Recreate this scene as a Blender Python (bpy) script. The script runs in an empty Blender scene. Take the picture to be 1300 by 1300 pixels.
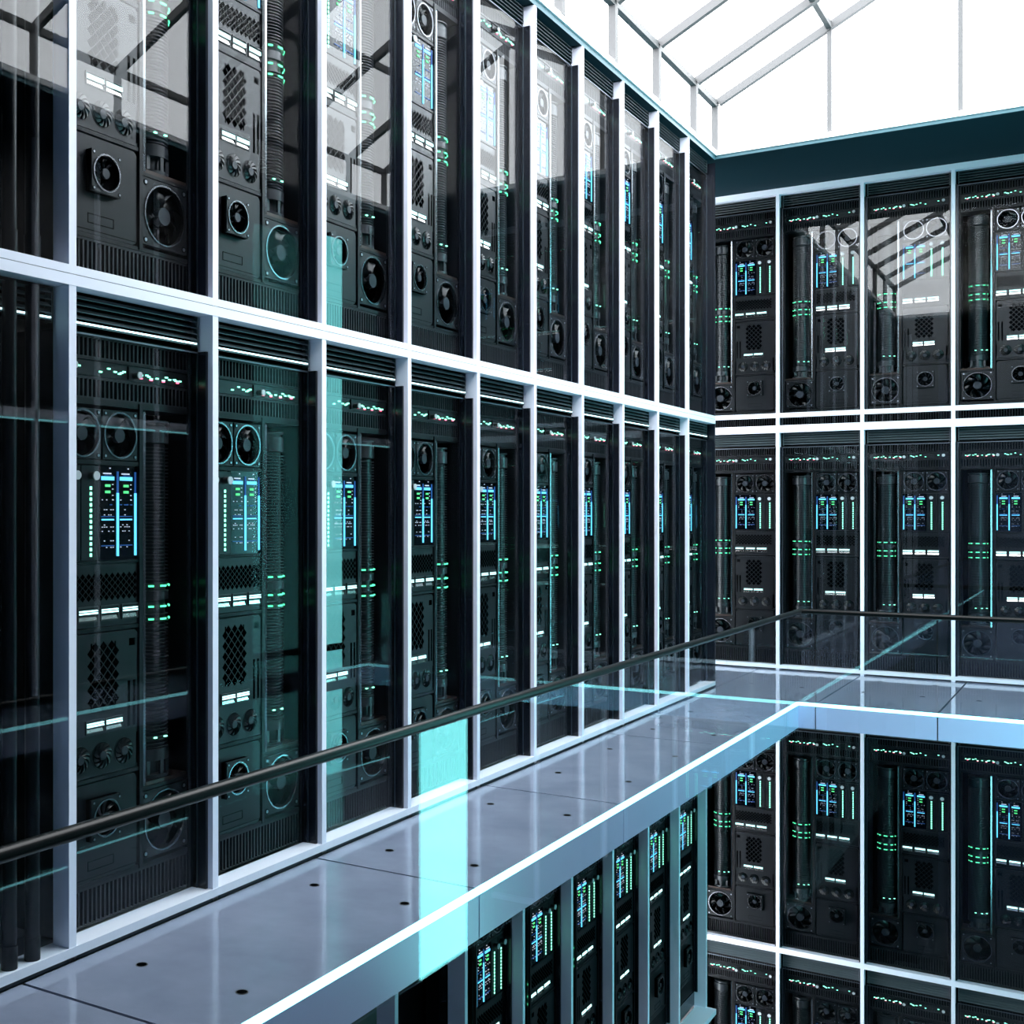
import bpy, math, random
from mathutils import Vector, Matrix
random.seed(7)
PI = math.pi
sc = bpy.context.scene
col = sc.collection

# ------------------------------------------------------------------ helpers
def new_mat(name):
    m = bpy.data.materials.new(name); m.use_nodes = True
    return m, m.node_tree, m.node_tree.nodes['Principled BSDF']

def pbr(name, c, rough=.5, metal=0., spec=.5, coat=0., noise=0., nscale=8.):
    m, t, b = new_mat(name)
    b.inputs['Base Color'].default_value = (*c, 1)
    b.inputs['Roughness'].default_value = rough
    b.inputs['Metallic'].default_value = metal
    b.inputs['Specular IOR Level'].default_value = spec
    b.inputs['Coat Weight'].default_value = coat
    b.inputs['Coat Roughness'].default_value = .04
    if noise:
        tc = t.nodes.new('ShaderNodeTexCoord'); n = t.nodes.new('ShaderNodeTexNoise')
        n.inputs['Scale'].default_value = nscale; n.inputs['Detail'].default_value = 5
        t.links.new(tc.outputs['Object'], n.inputs['Vector'])
        mr = t.nodes.new('ShaderNodeMapRange')
        mr.inputs['To Min'].default_value = max(0, rough - noise); mr.inputs['To Max'].default_value = rough + noise
        t.links.new(n.outputs['Fac'], mr.inputs['Value']); t.links.new(mr.outputs['Result'], b.inputs['Roughness'])
    return m

def emit(name, c, s):
    m, t, b = new_mat(name)
    b.inputs['Base Color'].default_value = (*[v * .3 for v in c], 1)
    b.inputs['Emission Color'].default_value = (*c, 1)
    b.inputs['Emission Strength'].default_value = s
    return m

def glass(name, r0, k, tint=(.97, .99, 1)):
    # thin architectural glazing: see-through plus a mirror reflection that grows at grazing angles
    m = bpy.data.materials.new(name); m.use_nodes = True
    t = m.node_tree; t.nodes.clear()
    out = t.nodes.new('ShaderNodeOutputMaterial'); mix = t.nodes.new('ShaderNodeMixShader')
    tr = t.nodes.new('ShaderNodeBsdfTransparent'); gl = t.nodes.new('ShaderNodeBsdfGlossy')
    tr.inputs['Color'].default_value = (*tint, 1); gl.inputs['Roughness'].default_value = 0.
    gl.inputs['Color'].default_value = (1, 1, 1, 1)
    lw = t.nodes.new('ShaderNodeLayerWeight'); lw.inputs['Blend'].default_value = .5
    p = t.nodes.new('ShaderNodeMath'); p.operation = 'POWER'; p.inputs[1].default_value = 5
    ma = t.nodes.new('ShaderNodeMath'); ma.operation = 'MULTIPLY_ADD'
    ma.inputs[1].default_value = k; ma.inputs[2].default_value = r0
    t.links.new(lw.outputs['Facing'], p.inputs[0]); t.links.new(p.outputs[0], ma.inputs[0])
    t.links.new(ma.outputs[0], mix.inputs[0]); t.links.new(tr.outputs[0], mix.inputs[1])
    t.links.new(gl.outputs[0], mix.inputs[2]); t.links.new(mix.outputs[0], out.inputs[0])
    return m

M = {}
M['white'] = pbr('white_powder_coat', (.82, .86, .99), .38, spec=.4)
M['sill'] = pbr('sill_enamel', (.74, .78, .88), .3)
M['teal'] = pbr('soffit_cyan_cast', (.008, .03, .042), .8, spec=.1)  # cyan light falling on the soffit is put into its base colour
M['edge_teal'] = pbr('roof_edge_trim', (.035, .115, .145), .5)
M['frame'] = pbr('black_door_profile', (.006, .008, .014), .25)
M['strip'] = pbr('satin_edge_strip', (.12, .15, .18), .42, metal=1)
M['body'] = pbr('rack_graphite', (.0040, .0045, .0060), .36, metal=.0, spec=.17)
M['body2'] = pbr('rack_graphite_light', (.0060, .0068, .0088), .33, spec=.22)
M['dark'] = pbr('rack_recess_black', (.0004, .0005, .0007), .9, spec=0)
M['slat'] = pbr('vent_slat', (.010, .011, .014), .4, spec=.2)
M['angled'] = pbr('angled_metal_strip', (.30, .33, .35), .2, metal=1)
M['louvre'] = pbr('louvre_slat', (.06, .08, .09), .35)
M['blade'] = pbr('fan_blade_gloss', (.003, .0035, .0045), .26, spec=.3)
M['rim'] = pbr('fan_rim_metal', (.22, .22, .24), .22, metal=1)
M['hub'] = pbr('fan_hub', (.018, .021, .028), .35, spec=.2)
M['screw'] = pbr('screw_metal', (.3, .32, .36), .3, metal=1)
M['knob'] = pbr('knob_face', (.45, .48, .50), .35)
M['cyl'] = pbr('cooling_cylinder_metal', (.016, .018, .022), .3, metal=.0, spec=.4)
M['bronze'] = pbr('recess_bronze', (.03, .016, .012), .3, metal=.5)
M['mirror'] = pbr('bar_reflector', (.92, .8, .74), .16, metal=1)
M['black'] = pbr('black_rubber', (.006, .007, .008), .5)
M['screen'] = pbr('screen_glass', (.001, .0015, .004), .15, spec=.2)
M['rail'] = pbr('handrail_black', (.002, .0026, .003), .3, spec=.16)
M['gap'] = pbr('joint_black', (.006, .01, .02), .5)
M['wall'] = pbr('dark_wall', (.004, .005, .007), .45)
M['near'] = pbr('blue_grey_wall', (.46, .55, .88), .6)
M['low'] = pbr('pale_lower_floor', (.45, .5, .6), .5)
M['tube'] = pbr('black_conduit', (.004, .004, .006), .3, spec=.12)
M['steel'] = pbr('roof_steel_grey', (.10, .10, .102), .6)
M['curb'] = pbr('white_roof_curb', (.9, .92, .95), .5)
M['led'] = emit('led_cyan_white', (.34, .94, 1), 5)
M['led_thin'] = emit('led_tube_white', (.6, .96, 1), 4)
M['green'] = emit('led_green', (.10, 1, .45), 2.0)
M['mint'] = emit('led_mint', (.25, 1, .65), 3.4)
M['red'] = emit('led_red', (1, .12, .22), 3.5)
M['cyan'] = emit('screen_cyan', (.12, .62, 1), 1.5)
M['blue'] = emit('screen_blue', (.02, .16, .62), .3)
M['sgreen'] = emit('screen_green', (.1, .85, .25), 1.1)
M['sdot'] = emit('screen_white', (.8, .85, 1), .7)
M['bar'] = emit('bar_light', (.55, .98, .95), 2.4)
M['panel'] = emit('cyan_light_panel', (.24, .92, .94), 10)
M['glass'] = glass('door_glass', .021, .05)
M['glass_clear'] = glass('clear_door_glass', .0015, .01)
M['glass_rail'] = glass('railing_glass', .036, .27, (.96, .99, 1))

def concrete():
    m, t, b = new_mat('polished_concrete')
    tc = t.nodes.new('ShaderNodeTexCoord'); n = t.nodes.new('ShaderNodeTexNoise')
    n.inputs['Scale'].default_value = 2.2; n.inputs['Detail'].default_value = 9; n.inputs['Roughness'].default_value = .6
    t.links.new(tc.outputs['Object'], n.inputs['Vector'])
    r = t.nodes.new('ShaderNodeValToRGB')
    r.color_ramp.elements[0].position = .33; r.color_ramp.elements[0].color = (.175, .205, .28, 1)
    r.color_ramp.elements[1].position = .68; r.color_ramp.elements[1].color = (.235, .265, .35, 1)
    t.links.new(n.outputs['Fac'], r.inputs['Fac']); t.links.new(r.outputs['Color'], b.inputs['Base Color'])
    mr = t.nodes.new('ShaderNodeMapRange'); mr.inputs['To Min'].default_value = .04; mr.inputs['To Max'].default_value = .12
    n2 = t.nodes.new('ShaderNodeTexNoise'); n2.inputs['Scale'].default_value = 6
    t.links.new(tc.outputs['Object'], n2.inputs['Vector'])
    t.links.new(n2.outputs['Fac'], mr.inputs['Value']); t.links.new(mr.outputs['Result'], b.inputs['Roughness'])
    b.inputs['Specular IOR Level'].default_value = .8
    return m
M['floor'] = concrete()
M['fascia'] = pbr('fascia_panel', (.46, .50, .72), .2, spec=.6, noise=.05, nscale=3)

class MB:
    def __init__(s): s.v = []; s.f = []; s.m = []; s.mats = []
    def mi(s, mat):
        if mat not in s.mats: s.mats.append(mat)
        return s.mats.index(mat)
    def add(s, vs, fs, mat):
        o = len(s.v); k = s.mi(mat); s.v += [tuple(v) for v in vs]
        for f in fs: s.f.append(tuple(i + o for i in f)); s.m.append(k)
    def box(s, x0, x1, y0, y1, z0, z1, mat):
        vs = [(x, y, z) for x in (x0, x1) for y in (y0, y1) for z in (z0, z1)]
        s.add(vs, [(0, 1, 3, 2), (4, 6, 7, 5), (0, 4, 5, 1), (2, 3, 7, 6), (0, 2, 6, 4), (1, 5, 7, 3)], mat)
    def bar(s, a, b, w, h, mat):              # rectangular member from a to b
        a, b = Vector(a), Vector(b); d = (b - a).normalized()
        up = Vector((0, 0, 1)) if abs(d.z) < .95 else Vector((0, 1, 0))
        r = d.cross(up).normalized(); u = r.cross(d).normalized()
        vs = [p + r * (sx * w / 2) + u * (sz * h / 2) for p in (a, b) for sx, sz in ((-1, -1), (1, -1), (1, 1), (-1, 1))]
        s.add(vs, [(3, 2, 1, 0), (4, 5, 6, 7), (0, 1, 5, 4), (1, 2, 6, 5), (2, 3, 7, 6), (3, 0, 4, 7)], mat)
    def tube(s, a, b, r, mat, n=24):
        a, b = Vector(a), Vector(b); d = (b - a).normalized()
        up = Vector((0, 0, 1)) if abs(d.z) < .95 else Vector((0, 1, 0))
        e = d.cross(up).normalized(); u = e.cross(d)
        vs = [p + e * (r * math.cos(2 * PI * i / n)) + u * (r * math.sin(2 * PI * i / n)) for p in (a, b) for i in range(n)]
        s.add(vs, [(i, (i + 1) % n, n + (i + 1) % n, n + i) for i in range(n)] + [tuple(range(n - 1, -1, -1)), tuple(range(n, 2 * n))], mat)
    def disc(s, cx, cz, r, y0, y1, mat, n=32):     # short cylinder along y
        s.tube((cx, y0, cz), (cx, y1, cz), r, mat, n)
    def ring(s, cx, cz, r0, r1, y0, y1, mat, n=40):  # washer along y
        vs = []
        for (r, y) in ((r0, y0), (r1, y0), (r1, y1), (r0, y1)):
            vs += [(cx + r * math.cos(2 * PI * i / n), y, cz + r * math.sin(2 * PI * i / n)) for i in range(n)]
        fs = []
        for k in range(4):
            for i in range(n):
                j = (i + 1) % n; k2 = (k + 1) % 4
                fs.append((k * n + i, k * n + j, k2 * n + j, k2 * n + i))
        s.add(vs, fs, mat)
    def prism(s, pts, y0, y1, mat):                # polygon in xz, extruded along y
        n = len(pts)
        vs = [(x, y0, z) for x, z in pts] + [(x, y1, z) for x, z in pts]
        s.add(vs, [tuple(range(n)), tuple(range(2 * n - 1, n - 1, -1))] + [(i, i + n, (i + 1) % n + n, (i + 1) % n) for i in range(n)], mat)
    def diamond(s, cx, cz, w, h, y0, y1, mat):
        s.prism([(cx - w, cz), (cx, cz - h), (cx + w, cz), (cx, cz + h)], y0, y1, mat)
    def lathe(s, cx, cy, prof, mat, n=36):         # about a vertical axis
        k = len(prof)
        vs = [(cx + r * math.cos(2 * PI * i / n), cy + r * math.sin(2 * PI * i / n), z) for r, z in prof for i in range(n)]
        s.add(vs, [(a * n + i, a * n + (i + 1) % n, (a + 1) * n + (i + 1) % n, (a + 1) * n + i) for a in range(k - 1) for i in range(n)], mat)
    def plate_hole(s, x0, x1, z0, z1, cx, cz, r, y0, y1, mat, n=40):  # square plate with a round hole
        vs = []; a = [2 * PI * (i + .5) / n for i in range(n)]
        def sq(t):
            c, d = math.cos(t), math.sin(t)
            tx = ((x1 - cx) / c if c > 0 else (x0 - cx) / c) if abs(c) > 1e-6 else 1e9
            tz = ((z1 - cz) / d if d > 0 else (z0 - cz) / d) if abs(d) > 1e-6 else 1e9
            q = min(tx, tz); return (cx + q * c, cz + q * d)
        per = sorted(a + [math.atan2(z - cz, x - cx) % (2 * PI) for x in (x0, x1) for z in (z0, z1)])
        n = len(per)
        for y in (y0, y1):
            vs += [(cx + r * math.cos(t), y, cz + r * math.sin(t)) for t in per]
            vs += [(sq(t)[0], y, sq(t)[1]) for t in per]
        fs = []
        for i in range(n):
            j = (i + 1) % n
            fs += [(i, n + i, n + j, j), (2 * n + i, 2 * n + j, 3 * n + j, 3 * n + i), (i, j, 2 * n + j, 2 * n + i), (n + i, 3 * n + i, 3 * n + j, n + j)]
        s.add(vs, fs, mat)
    def build(s, name, parent=None, smooth=None, loc=None):
        me = bpy.data.meshes.new(name); me.from_pydata(s.v, [], s.f)
        for m in s.mats: me.materials.append(M[m])
        me.polygons.foreach_set('material_index', s.m); me.update()
        if smooth:
            me.shade_smooth(); me.set_sharp_from_angle(angle=math.radians(smooth))
        o = bpy.data.objects.new(name, me); col.objects.link(o)
        if parent: o.parent = parent
        if loc: o.location = loc
        return o

def tag(o, label, cat, group=None):
    o['label'] = label; o['category'] = cat
    if group: o['group'] = group
    return o
def struct(o, label=None):
    o['kind'] = 'structure'
    if label: o['label'] = label
    return o
def empty(name, loc, rz=0., sx=1.):
    o = bpy.data.objects.new(name, None); col.objects.link(o)
    o.location = loc; o.rotation_euler = (0, 0, rz); o.scale = (sx, 1, 1); o.empty_display_size = .1
    return o
CH = {}
def kids(o):
    if o.name not in CH: CH[o.name] = [c for c in bpy.data.objects if c.parent == o]
    return CH[o.name]
def dup_tree(o, parent=None):
    c = o.copy(); col.objects.link(c)
    if parent: c.parent = parent
    for ch in kids(o): dup_tree(ch, c)
    return c

# ------------------------------------------------------------------ measured layout (metres, walkway floor = 0)
XL = -3.93                 # front plane of left facade
YF = 15.75                 # front plane of far facade
YE = 13.15; XE = -2.87     # walkway edges
XR = 2.0                   # right wall
ROOF = 6.03
BASE = {3: 3.10, 2: .06, 1: -3.53, 0: -6.57}
PY = .14                   # depth of the rack faces behind the facade plane

# ------------------------------------------------------------------ server rack
def fan_part(parent, cx, cz, half, R, y, nb, hubr, twist=.55, depth=.03, thick=.02, name='fan'):
    f = MB(); f.plate_hole(cx - half, cx + half, cz - half, cz + half, cx, cz, R, y, y + thick, 'body2')
    f.disc(cx, cz, R, y + depth + .012, y + depth + .016, 'dark')
    screws(f, cx, cz, half, y)
    fo = f.build(name, parent)
    r = MB(); r.ring(cx, cz, R, R + .008, y - .005, y + .003, 'rim'); r.build('rim', fo, 40)
    b = MB(); blades(b, cx, cz, R * .95, y + .006, nb, hubr, depth, twist); b.build('blades', fo, 50)
    h = MB(); h.disc(cx, cz, hubr, y + .003, y + depth, 'hub'); h.build('hub', fo, 40)
    return fo

def screws(s, cx, cz, half, y):
    q = half * .86
    for sx in (-1, 1):
        for sz in (-1, 1):
            s.disc(cx + sx * q, cz + sz * q, half * .055, y - .004, y + .002, 'screw', 12)
            s.ring(cx + sx * q, cz + sz * q, half * .06, half * .09, y - .002, y + .001, 'dark', 12)

def blades(b, cx, cz, R, y, nb, r0, depth, twist):
    nr, na = 5, 4
    for k in range(nb):
        a0 = 2 * PI * k / nb + .3; vs = []
        for i in range(nr + 1):
            t = i / nr; r = r0 * .95 + (R - r0 * .95) * t
            wid = 2 * PI / nb * (.62 + .1 * t); off = twist * t
            for j in range(na + 1):
                u = j / na; ang = a0 + off + wid * (u - .5)
                yy = y + depth * (1 - u) * (.95 - .25 * t) + .15 * depth * math.sin(u * PI)
                vs.append((cx + r * math.cos(ang), yy, cz + r * math.sin(ang)))
        fs = [(i * (na + 1) + j, i * (na + 1) + j + 1, (i + 1) * (na + 1) + j + 1, (i + 1) * (na + 1) + j) for i in range(nr) for j in range(na)]
        b.add(vs, fs, 'blade')

def slots(b, x0, x1, z0, z1, y, pitch=.028):
    b.box(x0, x1, y + .02, y + .024, z0, z1, 'dark')
    b.box(x0 - .012, x1 + .012, y, y + .02, z1, z1 + .012, 'slat'); b.box(x0 - .012, x1 + .012, y, y + .02, z0 - .008, z0, 'slat')
    n = int((x1 - x0) / pitch)
    for i in range(n + 1):
        x = x0 + (x1 - x0) * i / n
        b.box(x - .0055, x + .0055, y + .001, y + .02, z0, z1, 'slat')

def rounded(x0, x1, z0, z1, r, n=5):
    p = []
    for cx, cz, a in ((x1 - r, z0 + r, -PI / 2), (x1 - r, z1 - r, 0), (x0 + r, z1 - r, PI / 2), (x0 + r, z0 + r, PI)):
        p += [(cx + r * math.cos(a + PI / 2 * i / n), cz + r * math.sin(a + PI / 2 * i / n)) for i in range(n + 1)]
    return p

def light_bar(parent, x0, x1, z0, z1, y):
    h = MB()
    h.box(x0 - .006, x1 + .006, y + .018, y + .022, z0 - .008, z1 + .006, 'dark')
    h.box(x0 - .006, x0, y - .006, y + .02, z0 - .008, z1 + .006, 'black'); h.box(x1, x1 + .006, y - .006, y + .02, z0 - .008, z1 + .006, 'black')
    h.box(x0, x1, y - .006, y + .02, z1, z1 + .006, 'black'); h.box(x0, x1, y - .006, y + .02, z0 - .008, z0 - .002, 'black')
    o = h.build('light_bar', parent)
    r = MB(); r.add([(x0, y - .004, z0), (x1, y - .004, z0), (x1, y + .010, z1), (x0, y + .010, z1)], [(0, 1, 2, 3)], 'mirror')
    r.add([(x0, y - .003, z0), (x1, y - .003, z0), (x1, y + .012, z1), (x0, y + .012, z1)], [(3, 2, 1, 0)], 'dark')
    r.build('reflector', o)
    e = MB(); m = (z0 + z1) / 2 + .006
    e.box(x0, x1, y - .007, y + .004, m + .006, m + .012, 'bar'); e.box(x0, x1, y - .008, y + .002, m - .006, m + .001, 'bar')
    e.build('lamp', o)
    return o

def lamps(parent, name, pts, mat, P):
    first = None
    for x, z in pts:
        if first is None:
            g = MB(); g.box(-.0085, .0085, P - .005, P + .004, -.003, .0035, mat); o = first = g.build(name, parent)
        else: o = first.copy(); col.objects.link(o); o.parent = parent
        o.location = (x, 0, 2 + z)

def make_rack():
    P = PY
    root = empty('server_rack', (0, 0, 0))
    c = MB()                                     # cabinet frame
    for x0, x1 in ((.045, .062), (.938, .957), (.406, .430)): c.box(x0, x1, P - .012, P + .22, 0 if x0 != .406 else .19, 2.77 if x0 != .406 else 2.47, 'body')
    for z0, z1 in ((2.445, 2.475), (2.655, 2.665), (2.765, 2.78), (.185, .205)): c.box(.062, .938, P - .004, P + .2, z0, z1, 'body')
    for z0, z1 in ((2.165, 2.185), (1.695, 1.708), (1.374, 1.392), (.672, .690)): c.box(.43, .938, P - .006, P + .2, z0, z1, 'body')
    c.box(.0225, .045, .094, P + .1, 0, 2.77, 'frame'); c.box(.957, .9775, .094, P + .1, 0, 2.77, 'frame')
    c.box(.062, .406, P - .006, P + .2, .562, .58, 'body'); c.box(.045, .957, P + .22, P + .30, 0, 2.78, 'dark')
    c.build('cabinet', root)
    for z0, z1 in ((2.672, 2.758), (2.482, 2.565), (.012, .172)):
        v = MB(); slots(v, .063, .937, z0, z1, P); v.build('vent_grille', root)
    # indicator strip
    s = MB(); s.box(.062, .938, P + .002, P + .02, 2.58, 2.652, 'body2'); s.box(.496, .502, P - .004, P + .01, 2.585, 2.648, 'dark')
    so = s.build('indicator_strip', root)
    pts = [(.119, .610), (.148, .609), (.160, .614), (.197, .611), (.222, .620), (.244, .603), (.291, .608), (.335, .603), (.352, .612), (.366, .617), (.405, .614), (.414, .606),
           (.528, .619), (.545, .612), (.559, .606), (.589, .613), (.632, .624), (.687, .604), (.827, .620)]
    lamps(so, 'status_light', pts, 'mint', P)
    lamps(so, 'warning_light', ((.137, .600), (.244, .597), (.335, .596), (.408, .598)), 'red', P)
    for x, z in ((.454, 2.607), (.885, 2.617)): knob(so, x, z, P, .017, .034)
    for cx in (.557, .807):
        fan_part(root, cx, 2.309, .118, .105, P - .005, 7, .034)
    # twin display
    d = MB(); d.box(.432, .693, P + .004, P + .03, 1.71, 2.164, 'screen')
    e = d; r2 = random.Random(3)
    for cx, xb in ((.511, .446), (.636, .569)):
        y0, y1 = P - .001, P + .006
        e.box(cx - .042, cx + .042, y0, y1, 2.092, 2.110, 'cyan')
        e.box(cx - .022, cx + .03, y0, y1, 2.121, 2.127, 'sdot'); e.box(cx - .03, cx + .02, y0, y1, 2.115, 2.1175, 'blue'); e.box(cx - .018, cx - .012, y0, y1, 2.147, 2.152, 'sdot')
        for z in (2.066, 2.036): e.box(cx - .016, cx + .016, y0, y1, z - .006, z + .006, 'sgreen')
        for z in (2.072, 2.050, 2.02, 1.999): e.box(cx - .036, cx - .031, y0, y1, z - .002, z + .002, 'sdot')
        e.box(cx - .04, cx + .04, y0, y1, 1.900, 1.907, 'cyan')
        for z, mt, p in ((1.998, 'sdot', .3), (1.975, 'blue', .5), (1.951, 'sdot', .35), (1.926, 'sdot', .5), (1.918, 'blue', .9), (1.878, 'sdot', .5), (1.868, 'sdot', .8), (1.848, 'sdot', .5), (1.826, 'sdot', .35), (1.802, 'sdot', .4), (1.779, 'blue', .9), (1.771, 'sdot', .4)):
            for k in range(6):
                if r2.random() < p:
                    x = cx - .036 + k * .0145; w = .0022 if mt == 'sdot' else .006
                    e.box(x - w, x + w, y0, y1, z - .002, z + .002, mt)
    do = d.build('display', root)
    for xb in (.446, .569):
        e = MB(); e.box(xb - .006, xb + .006, P - .002, P + .006, 1.728, 2.032, 'cyan'); e.box(xb - .0055, xb + .0055, P, P + .006, 2.032, 2.135, 'blue'); e.build('level_bar', do)
    # control modules
    for x0, x1 in ((.699, .810), (.817, .932)):
        m = MB(); m.box(x0, x1, P, P + .03, 1.712, 2.158, 'body2'); cx = (x0 + x1) / 2 - .003
        mo = m.build('control_module', root)
        q = MB(); q.box(cx - .008, cx + .008, P - .001, P + .002, 1.725, 2.065, 'black')
        for k in range(13):
            z = 2.052 - k * .0262; q.box(cx - .006, cx + .006, P - .004, P + .002, z - .0075, z + .0075, 'mint')
        q.build('led_column', mo)
        knob(mo, cx, 2.110, P, .021, .036)
    # perforated panel
    m = MB(); m.box(.436, .933, P, P + .03, 1.396, 1.692, 'body2'); q = m
    for i in range(23):
        for j in range(3 if i % 2 else 4):
            q.diamond(.452 + i * .0195, 1.533 + j * .034 + (.017 if i % 2 else 0), .0152, .0150, P - .0012, P + .002, 'dark')
    m.build('perforated_panel', root)
    for x0, x1 in ((.437, .541), (.572, .684), (.710, .830)): light_bar(root, x0, x1, 1.430, 1.490, P)
    # equipment panel
    m = MB(); m.prism([(.438, .694), (.912, .694), (.912, .72), (.932, .73), (.932, 1.34), (.915, 1.366), (.455, 1.366), (.438, 1.35)], P - .004, P + .03, 'body2')
    q = m
    for cxi in range(7):
        x = .671 + (cxi - 3) * .0275
        rows = 6 if cxi % 2 == 1 else 5
        z0 = 1.160 - (rows - 1) * .0285
        for j in range(rows + (0 if cxi % 2 else 0)): q.diamond(x, z0 + j * .057, .0228, .0238, P - .0055, P, 'dark')
    for z in (1.305, 1.015):
        for x in (.592, .75): q.box(x - .004, x + .004, P - .0055, P, z - .016, z + .016, 'dark')
    q.box(.456, .496, P - .0055, P, 1.290, 1.325, 'dark')
    for x in (.461, .498): q.box(x - .008, x + .008, P - .0055, P, .90, 1.12, 'dark')
    q.box(.436, .446, P - .0055, P, .71, .863, 'dark'); q.box(.905, .925, P - .0055, P, .715, .884, 'dark')
    mo = m.build('equipment_panel', root)
    light_bar(mo, .548, .656, .905, .955, P - .004); light_bar(mo, .673, .784, .905, .955, P - .004)
    for cx in (.534, .680, .825):
        f = MB(); f.disc(cx, .786, .064, P - .006, P - .0045, 'dark'); fo = f.build('fan', mo)
        b = MB(); blades(b, cx, .786, .060, P - .012, 11, .02, .006, .7); b.ring(cx, .786, .063, .0655, P - .007, P - .004, 'body2', 32); b.build('blades', fo, 50)
        h = MB(); h.disc(cx, .786, .021, P - .014, P - .006, 'hub'); h.build('hub', fo, 40)
    # lower service panel
    m = MB(); m.prism(rounded(.441, .922, .207, .664, .03), P - .002, P + .03, 'body2'); q = m
    for a in ((.600, .772, .299, .302), (.600, .772, .256, .259), (.600, .603, .256, .302), (.769, .772, .256, .302), (.441, .85, .222, .2245)): q.box(a[0], a[1], P - .0035, P, a[2], a[3], 'dark')
    mo = m.build('service_panel', root)
    q = MB(); q.box(.589, .783, P - .026, P, .400, .595, 'dark'); q.build('fan_box', mo)
    fan_part(mo, .686, .4975, .098, .082, P - .041, 9, .024, depth=.018, thick=.014)
    # cooling cylinder in its recess
    h = MB()
    h.box(.062, .068, P - .004, P + .22, .58, 2.44, 'body'); h.box(.398, .406, P - .004, P + .22, .58, 2.44, 'bronze')
    h.box(.062, .406, P + .20, P + .205, .58, 2.44, 'dark'); h.box(.068, .398, P, P + .2, .58, .6, 'bronze')
    ho = h.build('cylinder_recess', root)
    h = MB(); h.add([(.380, P - .0055, .585), (.393, P - .0015, .585), (.393, P + .006, .585), (.380, P + .006, .585), (.380, P - .0055, 2.435), (.393, P - .0015, 2.435), (.393, P + .006, 2.435), (.380, P + .006, 2.435)],
                      [(0, 1, 5, 4), (1, 2, 6, 5), (2, 3, 7, 6), (3, 0, 4, 7), (3, 2, 1, 0), (4, 5, 6, 7)], 'angled'); h.build('edge_strip', ho)
    cx, cy, R = .243, P + .115, .112
    k = MB(); prof = [(R * .5, 2.40), (R, 2.40), (R, 2.392), (R * .86, 2.39), (R * .86, 2.372), (R, 2.37), (R, 2.288), (R * .8, 2.286)]
    def ribs(z1, z0):
        z = z1
        while z > z0:
            prof.extend([(R * .84, z), (R * .84, z - .0125), (R * .985, z - .014), (R * .985, z - .0175)]); z -= .018
    ribs(2.280, 1.585)
    prof.extend([(R * .84, 1.545), (R, 1.543), (R, 1.497), (R * .84, 1.495)])
    ribs(1.44, .755)
    prof.extend([(R * .84, .75), (R, .748), (R, .69), (R * .8, .688), (R * .7, .685), (R * .7, .625), (R, .62), (R, .602), (0.01, .602)])
    k.lathe(cx, cy, prof, 'cyl', 40)
    for a in (-2.3, -1.57, -.8):
        x, y = cx + R * .9 * math.cos(a), cy + R * .9 * math.sin(a); k.box(x - .012, x + .012, y - .006, y + .006, .62, .69, 'cyl')
    co = k.build('cooling_cylinder', ho, 40)
    for zr in (1.568, 1.465, 1.402):
        for a, w in ((-2.55, .006), (-2.2, .012), (-1.57, .020), (-.95, .014), (-.5, .006)):
            x, y = cx + R * 1.0 * math.cos(a), cy + R * 1.0 * math.sin(a); t = (-math.sin(a) * w, math.cos(a) * w); g = MB()
            vs = [(x - t[0], y - t[1], zr - .0045), (x + t[0], y + t[1], zr - .0045), (x + t[0], y + t[1], zr + .0045), (x - t[0], y - t[1], zr + .0045)]
            n = (math.cos(a) * .006, math.sin(a) * .006)
            vs += [(p[0] + n[0], p[1] + n[1], p[2]) for p in vs]
            g.add(vs, [(3, 2, 1, 0), (4, 5, 6, 7), (0, 1, 5, 4), (1, 2, 6, 5), (2, 3, 7, 6), (3, 0, 4, 7)], 'green'); g.build('ring_light', ho)
    for a in (-1.75, -1.15, -.6):
        x, y = cx + R * math.cos(a), cy + R * math.sin(a); g = MB(); g.box(x - .009, x + .009, y - .006, y + .004, .803, .809, 'mint'); g.build('ring_light', ho)
    fan_part(root, .240, .391, .166, .146, P - .008, 7, .044, depth=.05)
    return root

def knob(parent, x, z, P, r, ln):
    k = MB(); k.disc(x, z, r * .9, P - ln, P + .002, 'black', 24); ko = k.build('knob', parent, 40)
    k = MB(); k.disc(x, z, r, P - ln - .006, P - ln + .001, 'knob', 28); k.build('knob_cap', ko, 40)

def make_louvre(led):
    l = MB(); l.box(.024, .976, .122, .126, 2.785, 2.945, 'dark')
    for i in range(5):
        z = 2.797 + i * .0305
        l.add([(.05, .082, z), (.95, .082, z), (.95, .110, z + .020), (.05, .110, z + .020), (.05, .084, z - .004), (.95, .084, z - .004), (.95, .121, z + .010), (.05, .121, z + .010)],
              [(0, 1, 2, 3), (7, 6, 5, 4), (0, 4, 5, 1), (1, 5, 6, 2), (2, 6, 7, 3), (3, 7, 4, 0)], 'louvre')
    for x in (.044, .95): l.box(x, x + .006, .082, .122, 2.785, 2.945, 'louvre')
    o = l.build('louvre')
    if led:
        t = MB(); t.box(.055, .945, .078, .0835, 2.803, 2.810, 'led_thin'); t.build('led_tube', o)
    return o
louvre_led = make_louvre(True); louvre_plain = make_louvre(False); lused = {}
def place_louvre(src, loc, rz, sx, label, group):
    r = dup_tree(src) if lused.get(src.name) else src
    lused[src.name] = True
    r.location = loc; r.rotation_euler = (0, 0, rz); r.scale = (sx, 1, 1)
    return tag(r, label, 'louvre', group)
rack0 = make_rack()
used = [False]
ORD = ['first', 'second', 'third', 'fourth', 'fifth', 'sixth', 'seventh', 'eighth', 'ninth', 'tenth']
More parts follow.
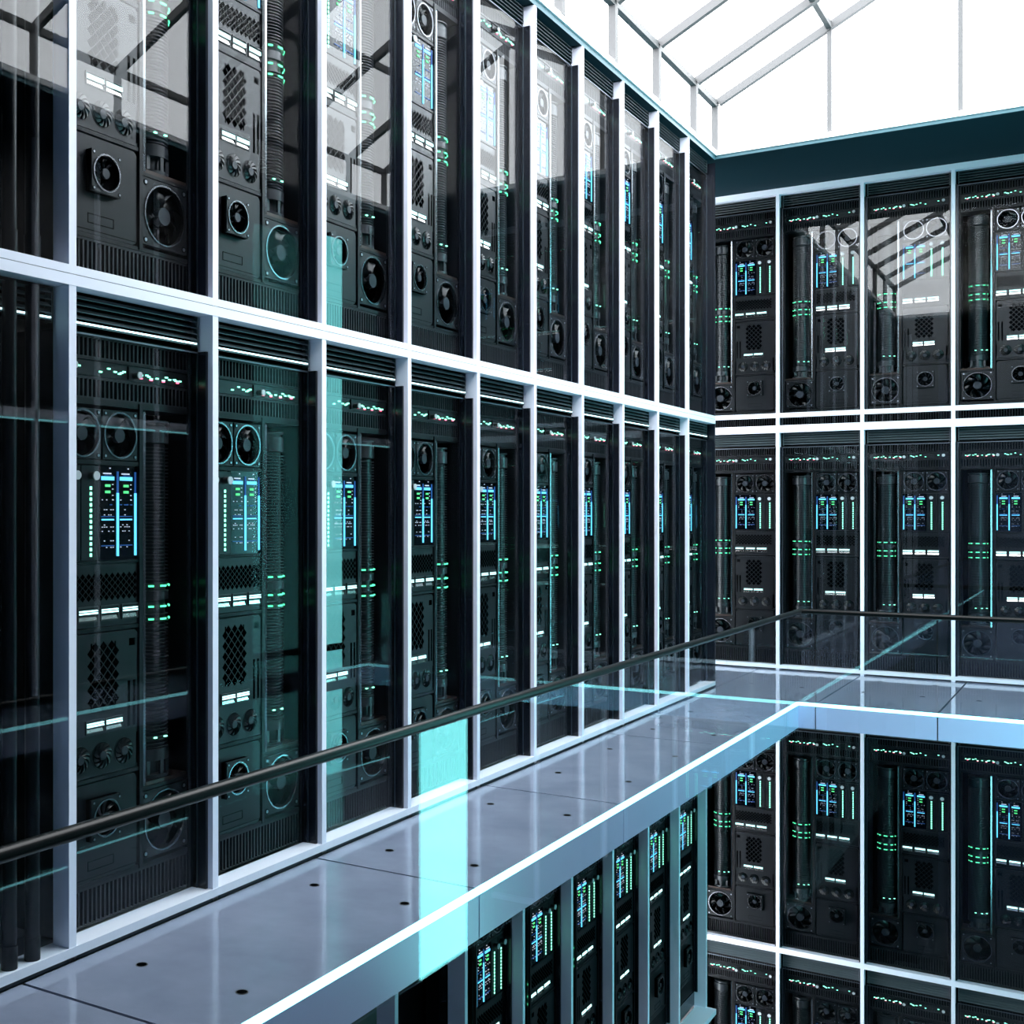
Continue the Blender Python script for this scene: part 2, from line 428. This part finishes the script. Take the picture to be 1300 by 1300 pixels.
def place_rack(loc, rz, sx, label, group):
    if used[0]: r = dup_tree(rack0)
    else: r = rack0
    used[0] = True
    r.location = loc; r.rotation_euler = (0, 0, rz); r.scale = (sx, 1, 1)
    tag(r, label, 'server rack', group)
    return r

# ------------------------------------------------------------------ glass doors
def make_door(zt, mat):
    root = empty('glass_door', (0, 0, 0))
    f = MB()
    f.box(.0225, .040, .032, .0915, .0, zt, 'frame'); f.box(.960, .9775, .032, .0915, .0, zt, 'frame')
    f.build('frame', root)
    e = MB()
    for x0 in (.040, .955): e.box(x0, x0 + .005, .084, .0915, .0, zt, 'strip')
    e.box(.045, .955, .084, .0915, zt - .008, zt, 'strip')
    e.build('edge_strip', root)
    p = MB(); p.box(.046, .954, .0835, .0885, .004, zt - .009, mat); p.build('pane', root)
    return root
door_tall = make_door(2.765, 'glass'); door_clear = make_door(2.765, 'glass_clear')
dused = {}; TILT3 = .030  # pane turn set to catch the cyan panel's reflection
def place_door(src, loc, rz, sx, label, group, tilt=0.):
    r = dup_tree(src) if dused.get(src.name) else src
    dused[src.name] = True
    r.location = loc; r.rotation_euler = (0, 0, rz); r.scale = (sx, 1, 1)
    tag(r, label, 'glass door', group)
    if tilt:
        for ch in r.children_recursive:
            if ch.name.startswith('pane'):
                # pane turned on purpose about its middle to steer where its reflection lands
                m = Matrix.Translation((.5, .086, 0)) @ Matrix.Rotation(tilt, 4, 'Z') @ Matrix.Translation((-.5, -.086, 0))
                ch.matrix_local = m
    return r

GL = {3: 'upper left row', 2: 'left walkway row'}
def pos_left(k):      # k = 1..10
    return '%s bay from the photo\'s left edge' % ORD[k - 1] if k <= 5 else '%s bay from the far corner' % ORD[10 - k]
for lev in (3, 2):
    for k in range(0, 11):
        yfar = 3.82 + k * 1.001
        L = (XL, yfar, BASE[lev])
        if k:
            place_rack(L, PI / 2, -1, 'dark server rack, %s, %s' % (GL[lev], pos_left(k)), 'server racks of the %s' % GL[lev])
            clear = k in (2, 4)
            place_door(door_clear if clear else door_tall, L, PI / 2, -1, '%s glass door, %s, %s' % ('clear' if clear else 'reflective', GL[lev], pos_left(k)),
                       'glass doors of the %s' % GL[lev], {3: TILT3, 1: .004, 5: .003, 8: -.004}.get(k, 0.))
        if k or lev == 2:
            place_louvre(louvre_led if lev == 2 else louvre_plain, L, PI / 2, -1, 'dark louvre%s, %s, %s' % (' with LED tube' if lev == 2 else '', GL[lev], pos_left(k) if k else 'behind the black conduits'), 'louvres of the %s' % GL[lev])
for k in range(4, 10):
    ynear = 3.82 + k * 1.001
    place_rack((XL - .10, ynear, BASE[1]), PI / 2, 1, 'dark server rack below the left walkway, %s bay from the far corner' % ORD[9 - k], 'server racks below the left walkway')
FX = [-4.69, -3.69, -2.69, -1.69, -.69]
FN = ['half hidden behind the left wall', 'second bay from the corner', 'third bay from the corner', 'fourth bay, cut by the photo edge', 'just past the right photo edge']
LN = {3: 'far wall top row', 2: 'far wall walkway row', 1: 'far wall row below the walkway', 0: 'far wall lowest row'}
for lev in (3, 2, 1, 0):
    for i in range(5 if lev >= 2 else 4):
        L = (FX[i], YF, BASE[lev])
        place_rack(L, 0, 1, 'dark server rack, %s, %s' % (LN[lev], FN[i]), 'server racks of the %s' % LN[lev])
        clear = (i in (0, 3)) if lev == 3 else (i in (0,))
        place_door(door_clear if clear else door_tall, L, 0, 1, '%s glass door, %s, %s' % ('clear' if clear else 'reflective', LN[lev], FN[i]), 'glass doors of the %s' % LN[lev])
        place_louvre(louvre_plain, L, 0, 1, 'dark louvre, %s, %s' % (LN[lev], FN[i]), 'louvres of the %s' % LN[lev])

b = MB(); b.box(XL - .55, XL - .235, 7.0, 13.83, -3.695, -3.535, 'frame'); tag(b.build('plinth'), 'black plinth under the racks below the left walkway', 'plinth')
# plain panes in front of the conduits
for lev, zt in ((3, 2.92), (2, 2.93)):
    b = MB(); b.box(.024, .976, .004, .009, .002, zt, 'glass'); o = b.build('glass_panel')
    o.location = (XL, 3.82, BASE[lev]); o.rotation_euler = (0, 0, PI / 2); o.scale = (-1, 1, 1)
    tag(o, 'glass panel over the black conduits, %s' % GL[lev], 'glass panel')

# conduits in bay 0
cn = 0
for lev, zt in ((3, 2.93), (2, 2.92)):
    for k in range(6):
        y = 3.625 - k * .128
        t = MB(); t.tube((XL - .045, y, BASE[lev] - .0), (XL - .045, y, BASE[lev] + zt), .031, 'tube', 28)
        t.tube((XL - .045, y, BASE[lev]), (XL - .045, y, BASE[lev] + .10), .035, 'tube', 28)
        o = t.build('conduit', None, 40)
        tag(o, 'black vertical conduit at the photo\'s left edge, %s row, %s from the first mullion' % ('upper' if lev == 3 else 'lower', ORD[k]), 'conduit', 'black conduits at the left edge')

# ------------------------------------------------------------------ white mullions and rails
g = 'white mullions of the left facade'
for k in range(-3, 10):
    y = 3.82 + k * 1.001
    b = MB(); b.box(XL - .10, XL, y - .0225, y + .0225, .0, ROOF, 'white')
    o = b.build('mullion')
    tag(o, 'tall white mullion of the left wall, %s' % ('%s from the far corner' % ORD[9 - k] if k > 4 else '%s from the photo\'s left edge' % ORD[k] if k >= 0 else 'out of view on the left'), 'mullion', g)
for k in range(2, 11):
    y = 3.82 + k * 1.001
    b = MB(); b.box(XL - .24, XL - .10, y - .022, y + .022, -3.76, -.27, 'white')
    o = b.build('mullion')
    tag(o, 'deep white mullion under the left walkway, %s one counted from the far corner' % (ORD[10 - k]), 'mullion', 'mullions under the left walkway')
for i, x in enumerate([-5.69, -4.69, -3.69, -2.69, -1.69, -.69, .31, 1.31]):
    b = MB(); b.box(x - .021, x + .021, YF - .0, YF + .09, -8.6, ROOF + .01, 'white')
    o = b.build('mullion')
    tag(o, 'tall white mullion of the far facade, ' + (['behind the left facade', 'hidden at the corner passage', 'first right of the left facade', 'second right of the left facade', 'third right of the left facade'][i] if i < 5 else 'outside the photo on the right'), 'mullion', 'white mullions of the far facade')
def rail(name, boxes, label, mat='white'):
    b = MB()
    for q in boxes: b.box(*q, q and mat)
    return tag(b.build(name), label, 'rail')
YN, YW = .8, 13.83
b = MB(); b.box(XL - .10, XL + .002, YN, YW, 3.062, 3.100, 'white'); b.box(XL - .10, XL, YN, YW, 3.0585, 3.062, 'strip'); b.box(XL - .10, XL + .002, YN, YW, 3.010, 3.0585, 'white')
tag(b.build('transom'), 'broad white rail between the two storeys of the left facade', 'rail')
b = MB(); b.box(XL - .12, XL + .003, YN, YW, .018, .06, 'sill')
tag(b.build('sill'), 'white sill at the foot of the left facade on the walkway', 'sill')
b = MB(); b.box(XL - .10, XL, YN, YW, .0, .018, 'gap'); tag(b.build('shadow_gap'), 'thin dark gap under the white sill of the left facade', 'joint')
b = MB(); b.box(XL - .22, XL + .005, 5, YW + .02, -3.76, -3.70, 'white'); tag(b.build('sill'), 'white sill at the foot of the storey under the left walkway', 'sill')
b = MB(); b.box(-6.5, 2, YF - .003, YF + .09, 3.006, 3.098, 'white'); tag(b.build('transom'), 'thick white rail across the far facade above the walkway storey', 'rail')
b = MB(); b.box(-6.5, 2, YF - .003, YF + .028, 3.196, 3.254, 'white'); tag(b.build('transom'), 'thinner white rail just above the thick one on the far facade', 'rail')
b = MB(); b.box(-6.5, 2, YF - .003, YF + .09, 6.03, 6.105, 'white'); tag(b.build('transom'), 'pale blue top rail of the far facade under the soffit', 'rail')
b = MB(); b.box(-6.5, 2, YF - .003, YF + .09, -3.593, -3.527, 'white'); tag(b.build('transom'), 'white rail between the two lowest storeys of the far facade', 'rail')
b = MB(); b.box(-6.5, 2, YF - .003, YF + .12, .018, .06, 'sill'); tag(b.build('sill'), 'white sill at the foot of the far facade on the walkway', 'sill')

# ------------------------------------------------------------------ walkway floor, fascia, LED
fl = MB(); G = .009
def tile(x0, x1, y0, y1): fl.box(x0 + G, x1 - G, y0 + G, y1 - G, -.03, 0, 'floor')
SY = [-3.2, -.9, 1.32, 3.52, 5.72, 7.91, 10.38, 12.60]
for a, c in zip(SY[:-1], SY[1:]): tile(XL + .004, XE - .012, a, c)
tile(-3.91, -2.70, 12.60, 14.79) if False else None
fl.box(XL + .02 + G, XE - .012, 12.60 + G, YE + .0, -.03, 0, 'floor')
fl.box(-3.91 + G, -2.70 - G, YE, 14.79 - G, -.03, 0, 'floor')
for x0, x1 in ((-7.2, -6.0), (-6.0, -5.12), (-5.12, -3.91)):
    tile(x0, x1, 13.86, 14.79); tile(x0, x1, 14.79, YF + .1)
tile(-3.91, -2.70, 14.79, YF + .1)
for x0, x1 in ((-2.70, -1.55), (-1.55, -.39), (-.39, .76), (.76, 2.0)):
    fl.box(x0 + G, x1 - G, YE + .012, 14.79 - G, -.03, 0, 'floor'); tile(x0, x1, 14.79, YF + .1)
for a, c in zip(SY[:-1], SY[1:]): tile(.76, 2.0, a, c)
tile(.76, 2.0, 12.60, 13.16)
floor = struct(fl.build('floor'), 'polished blue grey concrete walkway tiles with dark joints')
hs = []
for y in (3.955, 5.30, 6.085, 7.43, 8.60, 9.70, 10.80, 11.95, 1.75, 3.05):
    for x in (-3.642, -3.083): hs.append((x, y))
for y in (14.28, 15.30):
    for x in (-4.2, -3.64, -3.08, -2.42, -1.83, -1.287, -.66): hs.append((x, y))
hs.append((-3.08, 12.94)); hs.append((-3.35, 15.28))
h0 = None
for x, y in hs:
    if h0 is None:
        h = MB(); h.tube((0, 0, -.001), (0, 0, .0015), .027, 'black', 24); h.tube((0, 0, 0), (0, 0, .0018), .022, 'dark', 24); h0 = h.build('cable_port', floor); c = h0
    else:
        c = h0.copy(); col.objects.link(c)
    c.location = (x, y, 0)
b = MB()
b.box(XL - .7, XE - .02, -3.2, YE, -.25, -.031, 'gap'); b.box(-7.2, 2.1, YE + .02, YF + .7, -.25, -.031, 'gap'); b.box(.78, 2.1, -3.2, YE + .02, -.25, -.031, 'gap')
struct(b.build('floor'), 'dark slab core under the walkway tiles')
fa = MB(); ys = SY + [YE]
for a, c in zip(ys[:-1], ys[1:]):
    fa.box(XE - .02, XE, a + .006, c - (.006 if c < YE else 0), -.264, -.028, 'fascia')
tag(fa.build('fascia'), 'pale blue fascia panels along the edge of the left walkway', 'fascia')
fa = MB(); xs = [XE, -2.70, -1.55, -.39, .76]
for a, c in zip(xs[:-1], xs[1:]): fa.box(a + (.006 if a > XE else 0), c - .006, YE, YE + .02, -.264, -.028, 'fascia')
tag(fa.build('fascia'), 'pale blue fascia panels along the edge of the far walkway', 'fascia')
fa = MB(); fa.box(.76, .78, -3, YE, -.264, -.028, 'fascia'); tag(fa.build('fascia'), 'pale fascia of the right walkway seen only in reflections', 'fascia')
b = MB(); b.box(XE - .020, XE + .002, -3, YE, -.028, .003, 'led'); tag(b.build('led_strip'), 'glowing cyan white LED line along the left walkway edge', 'LED strip')
b = MB(); b.box(XE + .002, .76, YE - .002, YE + .020, -.028, .003, 'led'); tag(b.build('led_strip'), 'glowing cyan white LED line along the far walkway edge', 'LED strip')
b = MB(); b.box(.758, .780, -3, YE - .01, -.028, .003, 'led'); tag(b.build('led_strip'), 'LED line of the right walkway mirrored in the left glass doors', 'LED strip')
b = MB(); b.box(1.97, 1.992, -3, 15.5, 2.985, 3.005, 'led'); tag(b.build('led_strip'), 'upper LED line of the right wall mirrored in the left glass doors', 'LED strip')

# ------------------------------------------------------------------ railing
for i, (a, c) in enumerate(zip(ys[2:-1], ys[3:])):
    b = MB(); b.box(XE + .012, XE + .024, a + .008, c - .008, -.264, .934, 'glass_rail')
    o = b.build('railing_glass')
    tag(o, 'clear railing glass panel of the left walkway, %s from the far corner' % ORD[len(ys) - 4 - i], 'glass panel', 'glass panels of the left railing')
for i, (a, c) in enumerate(zip(xs[:-1], xs[1:])):
    b = MB(); b.box(a + (.03 if i == 0 else .008), c - .008, YE - .024, YE - .012, -.264, .934, 'glass_rail')
    o = b.build('railing_glass')
    tag(o, 'clear railing glass panel of the far walkway, %s from the corner' % ORD[i], 'glass panel', 'glass panels of the far railing')
b = MB(); b.tube((XE + .018, -2.9, .962), (XE + .018, YE - .018, .962), .026, 'rail', 28); tag(b.build('handrail', None, 50), 'round black handrail running along the left walkway', 'handrail')
b = MB(); b.tube((XE + .018, YE - .018, .962), (.78, YE - .018, .962), .026, 'rail', 28); tag(b.build('handrail', None, 50), 'round black handrail across the far walkway', 'handrail')

# ------------------------------------------------------------------ shell
def sbox(name, *a, label=None):
    b = MB(); b.box(*a); return struct(b.build(name), label)
sbox('wall_left', -5.2, -4.42, -3.2, 13.80, -8.6, 6.0, 'wall')
sbox('wall_left', -4.42, XL - .005, -3.2, .78, -8.6, 6.0, 'wall')
sbox('wall_left', -4.95, XL - .004, 13.828, 13.85, .062, 6.0, 'frame', label='narrow black end panel of the left facade')
sbox('wall_far', -7.2, 2.1, 16.22, 16.4, -8.6, 6.1, 'wall')
sbox('wall_far', .80, 2.0, YF + .1, 16.2, -8.6, 6.1, 'wall')
sbox('wall_right', 2.0, 2.2, -3.2, 16.4, -8.6, 6.1, 'wall')
sbox('wall_near', -5.2, 2.2, -3.4, -3.2, -8.6, 6.1, 'near')
sbox('wall_left', -7.4, -7.2, 13.8, 16.4, -.3, 6.1, 'wall')
sbox('floor', -7.2, 2.2, -3.4, 16.4, -8.8, -8.6, 'low', label='pale floor at the bottom of the atrium')
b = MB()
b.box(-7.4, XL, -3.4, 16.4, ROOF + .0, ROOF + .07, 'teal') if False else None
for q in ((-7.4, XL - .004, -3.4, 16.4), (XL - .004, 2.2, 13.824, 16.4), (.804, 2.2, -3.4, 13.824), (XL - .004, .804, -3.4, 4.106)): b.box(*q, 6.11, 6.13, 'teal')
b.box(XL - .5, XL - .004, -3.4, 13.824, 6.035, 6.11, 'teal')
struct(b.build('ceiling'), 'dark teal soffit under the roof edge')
b = MB()
b.box(XL - .004, XL + .001, 4.11, 13.82, 6.03, 6.078, 'edge_teal'); b.box(XL, .80, 13.82, 13.825, 6.04, 6.078, 'edge_teal')
b.box(.80, .805, 4.11, 13.82, 6.03, 6.078, 'edge_teal'); b.box(XL, .80, 4.105, 4.11, 6.03, 6.078, 'edge_teal')
b.box(XL - .02, .82, 13.825, 13.84, 6.04, 6.11, 'edge_teal')
struct(b.build('trim_1'), 'thin blue green edge of the roof opening')
b = MB()
b.box(XL - .02, XL + .02, 4.09, 13.84, 6.078, 6.135, 'curb'); b.box(XL, .82, 13.80, 13.84, 6.078, 6.135, 'curb'); b.box(.78, .82, 4.09, 13.84, 6.078, 6.135, 'curb'); b.box(XL, .82, 4.09, 4.13, 6.078, 6.135, 'curb')
struct(b.build('trim_2'), 'white curb around the roof opening')
for x0, x1, nm in ((XL - .3, XL - .005, 'left'),):
    pass
# right wall grid, only met in reflections
for k in range(17):
    b = MB(); y = -2 + k * 1.001; b.box(1.94, 1.995, y - .0225, y + .0225, .0, 6.03, 'white')
    tag(b.build('mullion'), 'white mullion of the right wall, outside the photo', 'mullion', 'mullions of the right wall')
b = MB(); b.box(1.94, 1.995, -3, 15.6, 3.01, 3.11, 'white'); tag(b.build('transom'), 'white rail of the right wall, outside the photo', 'rail')
# luminous cyan panel at the right walkway corner (mirrored in the railing and one door)
b = MB(); b.box(.80, .86, 11.62, 12.64, -3.5, 5.5, 'panel'); lp = b.build('light_panel'); tag(lp, 'tall glowing cyan light panel, mirrored in the railing glass and a door', 'light panel')
b = MB(); b.box(.862, .90, 11.58, 12.68, -3.55, 5.55, 'frame'); b.build('housing', lp)

# ------------------------------------------------------------------ roof steel
RX, RZ = -1.47, 5.93 + 0.0
EZ, XQ, YQ = 6.68, -3.94, 13.86
RZ = EZ + 1.25; XS = .99
PYS = [13.87, 13.05, 11.81, 10.58, 9.338, 8.10, 6.86, 5.62, 4.38]
for i, y in enumerate(PYS):
    b = MB(); b.box(XQ - .035, XQ + .035, y - .035, y + .035, 6.13, EZ - .03, 'steel')
    tag(b.build('roof_post'), 'short grey steel roof post on the left roof edge, %s from the far corner' % ORD[i], 'roof post', 'roof posts on the left edge')
    b = MB(); b.box(XS - .03, XS + .03, y - .03, y + .03, 6.13, EZ - .03, 'steel'); tag(b.build('roof_post'), 'steel post on the right roof edge, %s from the far corner' % ORD[i], 'roof post', 'roof posts on the right edge')
    b = MB(); b.bar((XQ + .035, y, EZ + .016), (RX - .035, y, RZ - .018), .065, .085, 'steel'); tag(b.build('rafter'), 'grey steel rafter, left roof slope, %s from the far end' % ORD[i], 'rafter', 'rafters of the left roof slope')
    b = MB(); b.bar((RX + .035, y, RZ - .018), (XS - .035, y, EZ + .016), .065, .085, 'steel'); tag(b.build('rafter'), 'grey steel rafter, right roof slope, %s from the far end' % ORD[i], 'rafter', 'rafters of the right roof slope')
for i, x in enumerate((-2.70, -1.42, -.17)):
    z = EZ + (x - XQ) * 1.25 / (RX - XQ) if x < RX else RZ - (x - RX) * 1.25 / (XS - RX)
    b = MB(); b.box(x - .024, x + .024, 13.845, 13.893, 6.13, z - .03, 'steel'); tag(b.build('roof_post'), 'tall grey gable post over the far roof edge, %s from the left' % ORD[i], 'roof post', 'gable posts at the far end')
b = MB(); b.bar((XQ, 4.1, EZ), (XQ, 13.9, EZ), .06, .07, 'steel'); tag(b.build('eave_beam'), 'dark steel eave beam above the left roof posts', 'beam')
b = MB(); b.bar((XS, 4.1, EZ), (XS, 13.9, EZ), .06, .07, 'steel'); tag(b.build('eave_beam'), 'steel eave beam on the right roof posts, mirrored in the doors', 'beam')
b = MB(); b.bar((-2.70, 4.1, EZ + .628), (-2.70, 13.9, EZ + .628), .055, .07, 'steel'); tag(b.build('purlin'), 'grey steel purlin crossing the left roof slope', 'beam')
b = MB(); b.bar((-.24, 4.1, EZ + .628), (-.24, 13.9, EZ + .628), .055, .07, 'steel'); tag(b.build('purlin'), 'steel purlin of the right roof slope, mirrored in the doors', 'beam')
b = MB(); b.bar((RX, 4.1, RZ), (RX, 13.9, RZ), .06, .08, 'steel'); tag(b.build('ridge_beam'), 'steel ridge beam at the top of the roof frame', 'beam')

# ------------------------------------------------------------------ world, camera
w = bpy.data.worlds.new('overcast_sky'); sc.world = w; w.use_nodes = True
bg = w.node_tree.nodes['Background']; bg.inputs[0].default_value = (.93, .965, 1, 1); bg.inputs[1].default_value = 9.8

cam = bpy.data.cameras.new('camera'); co = bpy.data.objects.new('camera', cam); col.objects.link(co)
co.location = (0, 0, 2); co.rotation_euler = (PI / 2, 0, math.radians(32.95179))
cam.sensor_width = 36; cam.sensor_fit = 'HORIZONTAL'; cam.lens = 36 * 1522.65 / 1300; cam.shift_x = (650 - 440) / 1300
cam.clip_start = .05; cam.clip_end = 200
sc.camera = co
sc.view_settings.view_transform = 'Standard'; sc.view_settings.look = 'None'; sc.view_settings.gamma = 1; sc.view_settings.exposure = 0
try: sc.view_settings.use_curve_mapping = False
except Exception: pass
sc.cycles.max_bounces = 10; sc.cycles.diffuse_bounces = 4; sc.cycles.glossy_bounces = 5; sc.cycles.transparent_max_bounces = 16
sc.cycles.caustics_reflective = False; sc.cycles.caustics_refractive = False
sc.cycles.sample_clamp_indirect = 6
